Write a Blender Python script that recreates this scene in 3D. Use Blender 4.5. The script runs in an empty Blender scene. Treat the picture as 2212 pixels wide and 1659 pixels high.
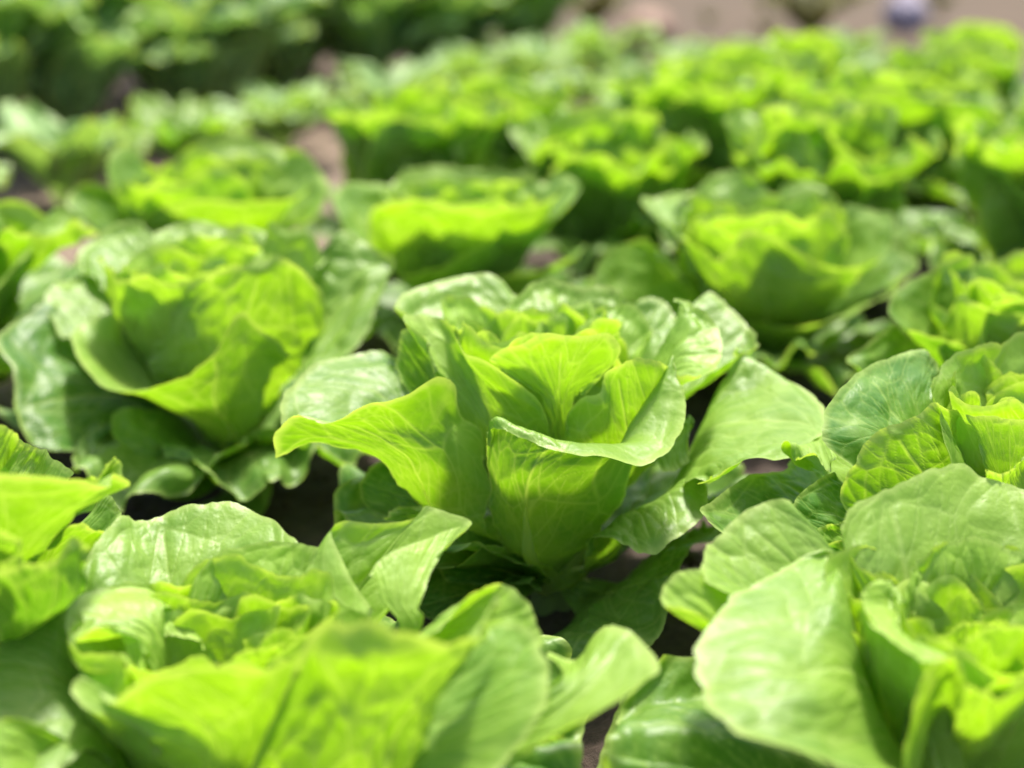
import bpy, math, random
import numpy as np
from mathutils import Vector

# ------------------------------------------------------------------ camera, sky, sun, exposure
scene = bpy.context.scene
C = scene.collection
CAM_H, PITCH, FPX, CX, CY = 0.40, math.radians(18.0), 3072.0, 1106.0, 829.5   # focal length and centre in 2212x1659 pixels
cam_d = bpy.data.cameras.new('camera'); cam = bpy.data.objects.new('camera', cam_d); C.objects.link(cam)
cam.location = (0, 0, CAM_H); cam.rotation_euler = (math.pi/2 - PITCH, 0, 0)
cam_d.sensor_width = 36; cam_d.lens = FPX/2212*36
cam_d.clip_start = 0.01; cam_d.clip_end = 500
cam_d.dof.use_dof = True; cam_d.dof.focus_distance = 0.715; cam_d.dof.aperture_fstop = 3.5
scene.camera = cam
SUN_EL, SUN_AZ = math.radians(67), math.radians(18)      # azimuth measured from +Y (away from the camera) towards +X
world = bpy.data.worlds.new('World'); scene.world = world; world.use_nodes = True
wn = world.node_tree
sky = wn.nodes.new('ShaderNodeTexSky'); sky.sky_type = 'NISHITA'; sky.sun_disc = False
sky.sun_elevation = SUN_EL; sky.sun_rotation = SUN_AZ
wn.links.new(sky.outputs[0], wn.nodes['Background'].inputs[0]); wn.nodes['Background'].inputs[1].default_value = 0.145
sky.dust_density = 4.0; sky.ozone_density = 0.4; sky.air_density = 0.8
sd = bpy.data.lights.new('sun', 'SUN'); sun = bpy.data.objects.new('sun', sd); C.objects.link(sun)
sd.energy = 4.0; sd.angle = math.radians(7); sd.color = (1.0, 0.95, 0.86)
sv = Vector((math.sin(SUN_AZ)*math.cos(SUN_EL), math.cos(SUN_AZ)*math.cos(SUN_EL), math.sin(SUN_EL)))
sun.rotation_euler = sv.to_track_quat('Z', 'Y').to_euler(); sun.location = sv*5
scene.view_settings.view_transform = 'Standard'; scene.view_settings.look = 'None'
scene.view_settings.exposure = 1.13; scene.view_settings.gamma = 1.0
scene.cycles.use_denoising = True
scene.cycles.max_bounces = 10; scene.cycles.diffuse_bounces = 7; scene.cycles.transmission_bounces = 7; scene.cycles.glossy_bounces = 3
scene.cycles.sample_clamp_indirect = 8

# ------------------------------------------------------------------ helpers
SP, CP = math.sin(PITCH), math.cos(PITCH)
def ray(px, py):
    a, b = (px-CX)/FPX, -(py-CY)/FPX
    return np.array([a, CP + b*SP, -SP + b*CP])
def W(px, py, Y):                      # the point at world distance Y that stands behind a pixel
    r = ray(px, py); s = Y/r[1]
    return np.array([r[0]*s, Y, CAM_H + r[2]*s])
FR = {'D': (1, 0, 1, 0), 'A': (.5, 0, .5, 829.4), 'B': (.5, 1106, .5, 829.4), 'M': (.5642, 576, .5642, 537.6),
      'L': (.4340, 0, .4340, 432), 'K': (.5, 1106, .5, 0), 'R': (.4052, 1536, .4052, 537.6)}

def noise2(x, y, seed):                # smooth value noise, -1..1
    r = np.random.RandomState(seed).rand(64, 64)*2-1
    xi, yi = np.floor(x).astype(int), np.floor(y).astype(int)
    fx, fy = x-xi, y-yi
    fx = fx*fx*fx*(fx*(fx*6-15)+10); fy = fy*fy*fy*(fy*(fy*6-15)+10)
    g = lambda a, b: r[a % 64, b % 64]
    return (g(xi, yi)*(1-fx)+g(xi+1, yi)*fx)*(1-fy) + (g(xi, yi+1)*(1-fx)+g(xi+1, yi+1)*fx)*fy

def catmull(P, t):                     # P (n,3), t in 0..1 -> points; uniform Catmull-Rom with mirrored ends
    P = np.asarray(P, float); n = len(P)
    if n == 1: return np.repeat(P, len(t), 0)
    Q = np.vstack([2*P[0]-P[1], P, 2*P[-1]-P[-2]])
    s = np.clip(t, 0, 1)*(n-1); i = np.minimum(s.astype(int), n-2); f = (s-i)[:, None]
    a, b, c, d = Q[i], Q[i+1], Q[i+2], Q[i+3]
    return .5*((2*b)+(-a+c)*f+(2*a-5*b+4*c-d)*f**2+(-a+3*b-3*c+d)*f**3)

# ---- venation fields: a midrib, curved side veins that fork, a fine network between them
TN = 320
def make_vein(seed):
    rg = random.Random(seed)
    U, V = np.meshgrid(np.linspace(-1, 1, TN), np.linspace(0, 1, TN), indexing='ij')
    hw = .05 + .50*V**.75
    X = U*hw; Y = V*(1-.20*U*U)
    segs = []
    for k in range(9): segs.append((0, k*.105, 0, (k+1)*.105, .020*(1-k/9.5)+.005, .020*(1-(k+1)/9.5)+.005))
    def walk(x, y, ang, turn, n, st, w, fork):
        for i in range(n):
            a = ang + turn*i + rg.uniform(-.14, .14)
            x2, y2 = x+math.sin(a)*st, y+math.cos(a)*st
            w2 = w*.86
            segs.append((x, y, x2, y2, w, w2)); x, y, w = x2, y2, w2
            if fork and i in (2, 4, 6) and w > .0022:
                walk(x, y, a+rg.choice((-1, 1))*rg.uniform(.5, .85), -turn*.6, 4, st*.85, w*.75, False)
    for k in range(7):
        for s in (-1, 1):
            y0 = .07 + .115*k + rg.uniform(-.025, .025)
            walk(0, y0, s*(1.0-.07*k+rg.uniform(-.1, .1)), -s*(.05+.012*k), 8, .062, .0062*(1-.05*k), True)
    D = np.full(X.shape, 9.); L = np.zeros(X.shape)
    for (x1, y1, x2, y2, w1, w2) in segs:
        dx, dy = x2-x1, y2-y1
        t = np.clip(((X-x1)*dx+(Y-y1)*dy)/(dx*dx+dy*dy), 0, 1)
        d = np.hypot(X-x1-t*dx, Y-y1-t*dy); w = w1+(w2-w1)*t
        D = np.minimum(D, d-w*.5); L = np.maximum(L, np.exp(-(d/(w*.8))**2)*np.clip(.55+w*60, 0, 1))
    def cells(n, sd):
        r = np.random.RandomState(sd); px = r.rand(n)*1.3-.65; py = r.rand(n)*1.15-.05
        f1 = np.full(X.shape, 9.); f2 = f1.copy()
        for a, b in zip(px, py):
            d = np.hypot(X-a, Y-b); f2 = np.minimum(f2, np.maximum(d, f1)); f1 = np.minimum(f1, d)
        return f2-f1
    c0, c1, c2 = cells(34, seed+2), cells(170, seed+3), cells(800, seed+4)
    L = np.maximum(L, .6*np.exp(-(c0/.0085)**2)*np.clip(V*2.2-.35, 0, 1))
    L = np.maximum(L, .30*np.exp(-(c1/.007)**2)); L = np.maximum(L, .15*np.exp(-(c2/.005)**2))
    H = .20*(1-np.exp(-(np.maximum(D, 0)/.03)**1.5)) + .42*np.clip(c0/.16, 0, 1)**.7 + .38*np.clip(c1/.06, 0, 1)**.7
    H = .5+(H-.5)*np.clip(V*1.3-.1, 0, 1)
    H -= .25*np.exp(-(X/.02)**2)
    for _ in range(2):
        G = np.pad(H, 2, mode='edge'); H = sum(G[i:i+TN, j:j+TN] for i in range(5) for j in range(5))/25
    return L, H
VEINS = [make_vein(s) for s in (11, 52, 93)]
def sample(T, u, v):                   # u -1..1, v 0..1, bilinear
    x = (u+1)/2*(TN-1); y = v*(TN-1)
    i = np.clip(x.astype(int), 0, TN-2); j = np.clip(y.astype(int), 0, TN-2); fx, fy = x-i, y-j
    return (T[i, j]*(1-fx)+T[i+1, j]*fx)*(1-fy)+(T[i, j+1]*(1-fx)+T[i+1, j+1]*fx)*fy

def grid_mesh(name, P, mat, attrs, flip=False):
    nu, nv = P.shape[:2]
    me = bpy.data.meshes.new(name); me.vertices.add(nu*nv); me.vertices.foreach_set('co', P.reshape(-1).astype(np.float32))
    idx = np.arange(nu*nv).reshape(nu, nv)
    q = np.stack([idx[:-1, :-1], idx[1:, :-1], idx[1:, 1:], idx[:-1, 1:]], -1).reshape(-1, 4)
    if flip: q = q[:, ::-1]
    n = len(q); me.loops.add(n*4); me.polygons.add(n)
    me.loops.foreach_set('vertex_index', q.reshape(-1).astype(np.int32))
    me.polygons.foreach_set('loop_start', np.arange(0, n*4, 4, dtype=np.int32))
    me.update(calc_edges=True)
    me.polygons.foreach_set('use_smooth', np.ones(n, bool))
    for k, a in attrs.items():
        at = me.attributes.new(k, 'FLOAT', 'POINT'); at.data.foreach_set('value', a.reshape(-1).astype(np.float32))
    me.materials.append(mat); me.validate()
    return me

def normals(P):
    du = np.gradient(P, axis=0); dv = np.gradient(P, axis=1)
    N = np.cross(du, dv); return N/(np.linalg.norm(N, axis=2, keepdims=True)+1e-12)

def loft(rows, nu, nv):
    t = np.linspace(0, 1, nu)
    R = np.stack([catmull(r, t) for r in rows], 1)           # nu, k, 3
    k = R.shape[1]
    seg = np.linalg.norm(np.diff(R, axis=1), axis=2).mean(0)+1e-5
    s = np.concatenate([[0], np.cumsum(seg)]); s /= s[-1]
    vt = np.linspace(0, 1, nv); idx = np.interp(vt, s, np.arange(k))/(k-1)
    return np.stack([catmull(R[i], idx) for i in range(nu)], 0)

LEAF_MATS = {}
def leaf_mesh(rows, tint, seed, res=(70, 84), mid=.5, amp=1.0, wave=1.0, teeth=1.0, scale=1.0, name='leaf'):
    """rows: base row .. rim row in metres, relative to the foot of the head. Returns mesh and the midrib line."""
    nu, nv = res
    P = loft(rows, nu, nv)
    u = np.linspace(0, 1, nu)[:, None]*np.ones((1, nv)); v = np.ones((nu, 1))*np.linspace(0, 1, nv)[None]
    uu = np.where(u < mid, (u-mid)/max(mid, .05), (u-mid)/max(1-mid, .05)); uu = np.clip(uu, -1, 1)
    L, H = VEINS[seed % 3]
    vein, hgt = sample(L, uu, v), sample(H, uu, v)
    N = normals(P)
    c = P[:, nv//2:].reshape(-1, 3).mean(0)
    inward = np.array([-c[0], -c[1], .6*np.hypot(c[0], c[1])+.02])
    flip = (N.reshape(-1, 3)@inward).mean() < 0
    if flip: N = -N
    wid = np.linalg.norm(P[-1, int(nv*.7)]-P[0, int(nv*.7)])*1.2
    Lg = np.linalg.norm(np.diff(P[nu//2], axis=0), axis=1).sum()
    S = max(wid, Lg)/.13                                    # size of the leaf against a 13 cm one
    x, y = u*wid/.02, v*Lg/.02
    grow = np.clip(v*1.15, 0, 1)
    d = amp*.0026*S**.7*(hgt-.5)*(.35+.65*grow)
    d += wave*.0032*S*noise2(x*.7+seed, y*.7, seed)*grow
    d += wave*.0014*S*noise2(x*1.9+3, y*1.9+seed, seed+5)*(.3+.7*grow)
    edge = np.maximum(np.abs(2*u-1)**6*(v > .25), v**8)
    d += wave*.0042*S*edge*noise2(x*1.5+7, y*1.5, seed+9)
    P = P + N*d[..., None]
    # margin: shallow scallops and fine teeth, in the leaf's own surface
    dv = np.gradient(P, axis=1); dv /= (np.linalg.norm(dv, axis=2, keepdims=True)+1e-9)
    t = teeth*(.0026*noise2(x*1.3, y*0+seed, seed+2) + .0012*noise2(x*4.5, y*0, seed+3) + .0005*noise2(x*12, y*0, seed+31))
    P = P + dv*(t*v**6)[..., None]
    du = np.gradient(P, axis=0); du /= (np.linalg.norm(du, axis=2, keepdims=True)+1e-9)
    for side in (0, 1):
        e = (1-u if side else u); sg = 1 if side else -1
        t = teeth*(.0016*noise2(y*1.4, x*0+side*9, seed+4) + .0008*noise2(y*5.5, x*0, seed+6))
        P = P + du*(sg*t*np.clip(1-e*8, 0, 1)*np.clip(v*2-.3, 0, 1))[..., None]
    rim = np.maximum(np.clip((v-.975)/.025, 0, 1), np.clip((np.abs(2*u-1)-.97)/.03, 0, 1)*(v > .2))
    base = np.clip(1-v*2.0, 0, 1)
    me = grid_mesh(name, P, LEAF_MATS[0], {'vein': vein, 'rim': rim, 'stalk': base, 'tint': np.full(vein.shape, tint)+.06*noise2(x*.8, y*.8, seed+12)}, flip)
    mi = int(round(mid*(nu-1)))
    return me, P[mi], N[mi], Lg

def midrib_mesh(line, N, Lg):
    """A tapered rib on the underside of a leaf, from its foot to two thirds of its length."""
    n = int(len(line)*.62); pts = line[:n]; k = 9
    T = np.gradient(pts, axis=0); T /= np.linalg.norm(T, axis=1, keepdims=True)+1e-9
    Nn = N[:n]; B = np.cross(T, Nn); B /= np.linalg.norm(B, axis=1, keepdims=True)+1e-9
    s = np.linspace(0, 1, n); rad = Lg/.13*(.0072*(1-s)**1.2+.0001)
    ang = np.linspace(math.pi, 2*math.pi, k)
    P = pts[None] + Nn[None]*.0003 + (np.cos(ang)[:, None, None]*B[None]*1.2 + (np.sin(ang)**2*np.sign(np.sin(ang)))[:, None, None]*Nn[None]*.6)*rad[None, :, None]
    return grid_mesh('midrib', P, LEAF_MATS[1], {})

def link(name, me, parent=None):
    o = bpy.data.objects.new(name, me); C.objects.link(o)
    if parent: o.parent = parent
    return o
def tag(o, label, cat, group=None, kind=None):
    o['label'] = label; o['category'] = cat
    if group: o['group'] = group
    if kind: o['kind'] = kind
    return o
def empty(name, loc, label, cat, group=None):
    o = bpy.data.objects.new(name, None); C.objects.link(o); o.location = loc; o.empty_display_size = .05
    return tag(o, label, cat, group)

# ------------------------------------------------------------------ materials
def nodes(name):
    m = bpy.data.materials.new(name); m.use_nodes = True; nt = m.node_tree; nt.nodes.clear()
    out = nt.nodes.new('ShaderNodeOutputMaterial')
    def nd(t, **kw):
        n = nt.nodes.new(t)
        for k, v in kw.items(): setattr(n, k, v)
        return n
    def ln(a, b): nt.links.new(a, b)
    return m, nd, ln, out
def mixc(nd, ln, f, a, b):
    n = nd('ShaderNodeMix', data_type='RGBA')
    for i, s in ((0, f), (6, a), (7, b)):
        if hasattr(s, 'is_linked'): ln(s, n.inputs[i])
        else: n.inputs[i].default_value = s if i == 0 else (*s, 1)
    return n.outputs[2]
def attr(nd, name): return nd('ShaderNodeAttribute', attribute_name=name).outputs['Fac']

def leaf_material(name, top, trans, deep_top, deep_trans, gloss=.44, trf=.46):
    m, nd, ln, out = nodes(name)
    tint, vein, rim, stalk = (attr(nd, k) for k in ('tint', 'vein', 'rim', 'stalk'))
    tc = nd('ShaderNodeTexCoord')
    nz = nd('ShaderNodeTexNoise'); nz.inputs['Scale'].default_value = 38; nz.inputs['Detail'].default_value = 5; ln(tc.outputs['Object'], nz.inputs['Vector'])
    mr = nd('ShaderNodeMapRange'); mr.inputs[1].default_value = .3; mr.inputs[2].default_value = .7; mr.inputs[3].default_value = -.12; mr.inputs[4].default_value = .12
    ln(nz.outputs[0], mr.inputs[0])
    ad = nd('ShaderNodeMath', operation='ADD', use_clamp=True); ln(tint, ad.inputs[0]); ln(mr.outputs[0], ad.inputs[1])
    ct = mixc(nd, ln, ad.outputs[0], top, deep_top)
    cr = mixc(nd, ln, ad.outputs[0], trans, deep_trans)
    vs = nd('ShaderNodeMath', operation='MULTIPLY'); ln(vein, vs.inputs[0]); vs.inputs[1].default_value = .62
    ct = mixc(nd, ln, vs.outputs[0], ct, (.42, .56, .16)); cr = mixc(nd, ln, vs.outputs[0], cr, (.66, .82, .10))
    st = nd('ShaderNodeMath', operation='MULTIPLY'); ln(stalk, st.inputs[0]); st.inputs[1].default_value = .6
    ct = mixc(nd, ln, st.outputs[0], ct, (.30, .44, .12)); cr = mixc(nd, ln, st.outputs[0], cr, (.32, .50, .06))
    rs = nd('ShaderNodeMath', operation='MULTIPLY'); ln(rim, rs.inputs[0]); rs.inputs[1].default_value = .6
    ct = mixc(nd, ln, rs.outputs[0], ct, (.48, .60, .18)); cr = mixc(nd, ln, rs.outputs[0], cr, (.7, .8, .12))
    p = nd('ShaderNodeBsdfPrincipled'); ln(ct, p.inputs['Base Color'])
    p.inputs['Roughness'].default_value = gloss; p.inputs['IOR'].default_value = 1.5; p.inputs['Specular IOR Level'].default_value = .5
    geo = nd('ShaderNodeNewGeometry')
    ro = nd('ShaderNodeMapRange'); ln(geo.outputs['Backfacing'], ro.inputs[0]); ro.inputs[3].default_value = gloss; ro.inputs[4].default_value = .6
    ln(ro.outputs[0], p.inputs['Roughness'])
    n2 = nd('ShaderNodeTexNoise'); n2.inputs['Scale'].default_value = 420; n2.inputs['Detail'].default_value = 4; ln(tc.outputs['Object'], n2.inputs['Vector'])
    b1 = nd('ShaderNodeBump'); b1.inputs['Strength'].default_value = .35; b1.inputs['Distance'].default_value = .0008; ln(n2.outputs[0], b1.inputs['Height'])
    n3 = nd('ShaderNodeTexNoise'); n3.inputs['Scale'].default_value = 95; n3.inputs['Detail'].default_value = 2; ln(tc.outputs['Object'], n3.inputs['Vector'])
    b3 = nd('ShaderNodeBump'); b3.inputs['Strength'].default_value = .4; b3.inputs['Distance'].default_value = .0022; ln(n3.outputs[0], b3.inputs['Height']); ln(b1.outputs[0], b3.inputs['Normal']); b1 = b3
    b2 = nd('ShaderNodeBump', invert=True); b2.inputs['Strength'].default_value = .45; b2.inputs['Distance'].default_value = .0008; ln(vein, b2.inputs['Height']); ln(b1.outputs[0], b2.inputs['Normal'])
    ln(b2.outputs[0], p.inputs['Normal'])
    t = nd('ShaderNodeBsdfTranslucent'); ln(cr, t.inputs[0]); ln(b2.outputs[0], t.inputs[1])
    mx = nd('ShaderNodeMixShader'); mx.inputs[0].default_value = trf; ln(p.outputs[0], mx.inputs[1]); ln(t.outputs[0], mx.inputs[2])
    ln(mx.outputs[0], out.inputs[0])
    return m
LEAF_MATS[0] = leaf_material('lettuce_leaf', (.38, .57, .07), (.35, .60, .003), (.08, .21, .028), (.08, .28, .002))
def simple_leafy(name, top, trans, trf=.35, rough=.5):
    m, nd, ln, out = nodes(name)
    p = nd('ShaderNodeBsdfPrincipled'); p.inputs['Base Color'].default_value = (*top, 1); p.inputs['Roughness'].default_value = rough
    t = nd('ShaderNodeBsdfTranslucent'); t.inputs[0].default_value = (*trans, 1)
    mx = nd('ShaderNodeMixShader'); mx.inputs[0].default_value = trf; ln(p.outputs[0], mx.inputs[1]); ln(t.outputs[0], mx.inputs[2]); ln(mx.outputs[0], out.inputs[0])
    return m
LEAF_MATS[1] = simple_leafy('pale_midrib', (.55, .70, .28), (.88, .95, .40), .75, .45)
DARK_LEAF = leaf_material('dark_vegetable_leaf', (.22, .38, .11), (.30, .50, .06), (.10, .22, .09), (.12, .30, .05), gloss=.5, trf=.3)
def soil_material():
    m, nd, ln, out = nodes('garden_soil')
    tc = nd('ShaderNodeTexCoord')
    n1 = nd('ShaderNodeTexNoise'); n1.inputs['Scale'].default_value = 3; n1.inputs['Detail'].default_value = 8; ln(tc.outputs['Object'], n1.inputs['Vector'])
    n2 = nd('ShaderNodeTexNoise'); n2.inputs['Scale'].default_value = 70; n2.inputs['Detail'].default_value = 8; n2.inputs['Roughness'].default_value = .7; ln(tc.outputs['Object'], n2.inputs['Vector'])
    c1 = mixc(nd, ln, n1.outputs[0], (.05, .033, .024), (.11, .072, .052))  # dark bed tones include painted shade between the heads
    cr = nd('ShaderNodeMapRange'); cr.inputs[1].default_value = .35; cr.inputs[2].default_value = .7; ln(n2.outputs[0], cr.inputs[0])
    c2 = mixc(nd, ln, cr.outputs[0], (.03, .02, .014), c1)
    c2 = mixc(nd, ln, attr(nd, 'dry'), c2, (.165, .120, .085))  # trodden path lifted to a dry, sunlit tone
    p = nd('ShaderNodeBsdfPrincipled'); ln(c2, p.inputs['Base Color']); p.inputs['Roughness'].default_value = .95
    b = nd('ShaderNodeBump'); b.inputs['Strength'].default_value = .9; b.inputs['Distance'].default_value = .006; ln(n2.outputs[0], b.inputs['Height']); ln(b.outputs[0], p.inputs['Normal'])
    ln(p.outputs[0], out.inputs[0]); return m
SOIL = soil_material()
def plain(name, col, rough=.8, col2=None, sc=6):
    m, nd, ln, out = nodes(name)
    tc = nd('ShaderNodeTexCoord'); n1 = nd('ShaderNodeTexNoise'); n1.inputs['Scale'].default_value = sc; n1.inputs['Detail'].default_value = 6; ln(tc.outputs['Object'], n1.inputs['Vector'])
    p = nd('ShaderNodeBsdfPrincipled'); p.inputs['Roughness'].default_value = rough
    ln(mixc(nd, ln, n1.outputs[0], col, col2 or tuple(c*.6 for c in col)), p.inputs['Base Color']); ln(p.outputs[0], out.inputs[0]); return m
STEM = simple_leafy('stem_flesh', (.16, .22, .07), (.3, .4, .1), .1)

# ------------------------------------------------------------------ ground
def ground():
    # a fine patch under the nearer heads, wide coarse sheet to the horizon, one mesh each
    n = 420
    xs = np.linspace(-1.5, 2.2, n); ys = np.linspace(.1, 4.0, n)
    X, Y = np.meshgrid(xs, ys, indexing='ij')
    Z = .010*noise2(X*9, Y*9, 1) + .006*noise2(X*28, Y*28, 2) + .004*noise2(X*70, Y*70, 3)
    fade = np.clip(np.minimum.reduce([X+1.5, 2.2-X, Y-.1, 4.0-Y])/.2, 0, 1)
    Z = (Z-.004)*fade + .004
    dry = np.clip((-.30+(Y-1.29)*(.15/.345)-X)/.18+.3*noise2(X*5, Y*5, 8), 0, 1)  # path weight: dry, and lighter as if sunlit; bed keeps its painted shade
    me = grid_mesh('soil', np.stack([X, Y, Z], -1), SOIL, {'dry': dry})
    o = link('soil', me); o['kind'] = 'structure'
    m = 160
    t = np.linspace(-1, 1, m); a = np.sign(t)*np.abs(t)**3*160
    X, Y = np.meshgrid(a, a+3, indexing='ij'); Z = .03*noise2(X*.6, Y*.6, 4)-.05
    me = grid_mesh('ground', np.stack([X, Y, Z], -1), plain('dry_field_earth', (.085, .050, .018), .95, (.03, .02, .009), 1.4), {})
    o = link('ground', me); o['kind'] = 'structure'
ground()

def clods():
    r = np.random.RandomState(5); V = []; F = []
    t = (1+5**.5)/2
    ico = np.array([(-1,t,0),(1,t,0),(-1,-t,0),(1,-t,0),(0,-1,t),(0,1,t),(0,-1,-t),(0,1,-t),(t,0,-1),(t,0,1),(-t,0,-1),(-t,0,1)])/1.9
    fi = [(0,11,5),(0,5,1),(0,1,7),(0,7,10),(0,10,11),(1,5,9),(5,11,4),(11,10,2),(10,7,6),(7,1,8),(3,9,4),(3,4,2),(3,2,6),(3,6,8),(3,8,9),(4,9,5),(2,4,11),(6,2,10),(8,6,7),(9,8,1)]
    for i in range(5200):
        x, y = r.uniform(-1.3, 1.6), r.uniform(.35, 3.2) if i % 2 else r.uniform(.4, 1.5)
        s = .0015+.0065*r.rand()**3
        k = len(V); P = ico*s*(.7+.6*r.rand(12, 1))*np.array([1, 1, .7])+np.array([x, y, .006+s*.4+r.uniform(-.003, .003)])
        V += P.tolist(); F += [(a+k, b+k, c+k) for a, b, c in fi]
    me = bpy.data.meshes.new('soil_crumbs'); me.from_pydata(V, [], F); me.materials.append(SOIL)
    tag(link('soil_crumbs', me), 'brown soil crumbs scattered between the lettuces', 'soil crumbs', kind='stuff')
clods()

# ------------------------------------------------------------------ procedural leaves and heads
def proc_rows(rg, az, L, e0, e1, hw, cup, ruffle, r0=.008, z0=.012):
    n = 40; s = np.linspace(0, 1, n); e = np.radians(e0 + (e1-e0)*s**1.4)
    pr = r0 + np.concatenate([[0], np.cumsum(np.cos(e[:-1])*L/(n-1))]); pz = z0 + np.concatenate([[0], np.cumsum(np.sin(e[:-1])*L/(n-1))])
    o = np.array([math.cos(az), math.sin(az), 0]); lat = np.array([-math.sin(az), math.cos(az), 0])
    ph = rg.uniform(0, 6.3); fr = rg.uniform(2.0, 3.4); lean = rg.uniform(-.25, .25)
    rows = []
    for v in (0, .2, .42, .64, .84, 1.0):
        row = []
        w = hw*(.16 + .84*math.sin(math.pi*min(1, .05+.62*v**.9))) if v > 0 else hw*.14
        for u in np.linspace(-1, 1, 9 if v > .5 else 7):
            ve = v*(1-.24*abs(u)**3.2)
            r = np.interp(ve, s, pr); z = np.interp(ve, s, pz); ee = np.interp(ve, s, e)
            Nn = -o*math.sin(ee) + np.array([0, 0, math.cos(ee)])
            side = u*w*(1-.12*cup*abs(u))
            p = o*r + np.array([0, 0, z]) + lat*(side+lean*v*v*hw) + Nn*(cup*w*u*u*.8)
            p = p + Nn*(ruffle*math.sin(fr*u*math.pi+ph)*v**2.2) + o*(ruffle*.5*math.cos(fr*1.7*u+ph)*v**3)
            row.append(p)
        rows.append(row)
    return rows

def add_stem(root, name='stem'):
    k, n = 12, 6; a = np.linspace(0, 2*math.pi, k); h = np.linspace(-.012, .05, n)
    P = np.stack([np.stack([np.cos(a)*(.013-.1*max(0, z)), np.sin(a)*(.013-.1*max(0, z)), np.full(k, z)], -1) for z in h], 1)
    link(name, grid_mesh(name, P, STEM, {}), root)

HEART = [(.054, 5, .160), (.040, 5, .157), (.026, 4, .150), (.012, 3, .140)]
def heart_rows(rg, k, size=1.0, w=1.0, h=1.0):
    """Leaf number k of the nested, cupped rosette in the middle of a head."""
    t = 0
    while t < 3 and k >= HEART[t][1]: k -= HEART[t][1]; t += 1
    r, cnt, top = HEART[t]; az = 2*math.pi*k/cnt + t*.7 + rg.uniform(-.2, .2); span = rg.uniform(.85, 1.1)*(1.0+.16*t)
    r *= size*w; top *= size*h*rg.uniform(.95, 1.04); rows = []; ph = rg.uniform(0, 6); fr = rg.uniform(1.8, 3.2); fl = rg.uniform(.006, .014)*size
    for v in (0, .25, .5, .72, .88, 1.0):
        row = []
        for u in np.linspace(-1, 1, 13 if v > .4 else 7):
            ve = v*(1-.20*abs(u)**2.6)
            rr = .006 + (r-.006)*min(1, ve*1.5)**.8*(1+.12*math.sin(math.pi*ve)) + fl*max(0, ve-.7)/.3
            rr += .0055*size*math.sin(fr*u*2+ph)*v**4 + .05*r*u*u*v
            a = az + u*span*(.35+.65*min(1, v*1.6))
            z = .02 + (top-.02)*ve**.9 + .0045*size*math.cos(fr*1.3*u*2+ph)*v**4
            row.append(np.array([rr*math.cos(a), rr*math.sin(a), z]))
        rows.append(row)
    return rows

def proc_leaves(seed, size=1.0, res=(44, 54), tiers=(6, 7, 7, 13), tshift=0, calm=1.0):
    """Meshes of one full head: outer, middle, inner and heart leaves."""
    rg = random.Random(seed); out = []
    ga = 2.399963; i = 0
    spec = [('leaf', 'outer', .165, 48, -12, .076, .28, .012, .72), ('leaf', 'mid', .178, 74, 38, .078, .42, .012, .5),
            ('leaf', 'inner', .178, 84, 68, .074, .6, .010, .28), ('heart_leaf', 'heart', .125, 92, 88, .036, .75, .008, .08)]
    for (nm, t, L, e0, e1, hw, cup, ruf, tint), cnt in zip(spec, tiers):
        for k in range(cnt):
            az = i*ga + rg.uniform(-.25, .25); i += 1
            f = size*rg.uniform(.88, 1.1)
            if t == 'heart': rows = heart_rows(rg, k, size)
            else: rows = proc_rows(rg, az, L*f, e0+rg.uniform(-7, 7), e1+rg.uniform(-16, 16), hw*f*rg.uniform(.9, 1.12), cup*rg.uniform(.7, 1.3), calm*ruf*f*rg.uniform(.7, 1.5), r0=.010)
            me, ln_, N, Lg = leaf_mesh(rows, max(0, tint+tshift+rg.uniform(-.1, .1)), seed*37+i, res=res, amp=1.0, wave=1.25*calm, teeth=1.0 if nm == 'leaf' else 1.3, name=nm)
            out.append((nm, me))
    return out

def heart(root, seed, n=17, h=.135, cx=0., cy=0., w=1.0):
    """The crumpled young leaves in the middle of a head."""
    rg = random.Random(seed)
    for k in range(n):
        rows = heart_rows(rg, k, 1.0, w, h/.150)
        f = 1 if k < 5 else .7 if k < 10 else .4
        rows = [[p+np.array([cx*min(1, j*.4), cy*min(1, j*.4), 0]) for p in row] for j, row in enumerate(rows)]
        me, *_ = leaf_mesh(rows, .02+.16*f, seed*31+k, res=(84, 60), amp=.8, wave=.8, teeth=1.0, name='heart_leaf')
        link('heart_leaf', me, root)

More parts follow.
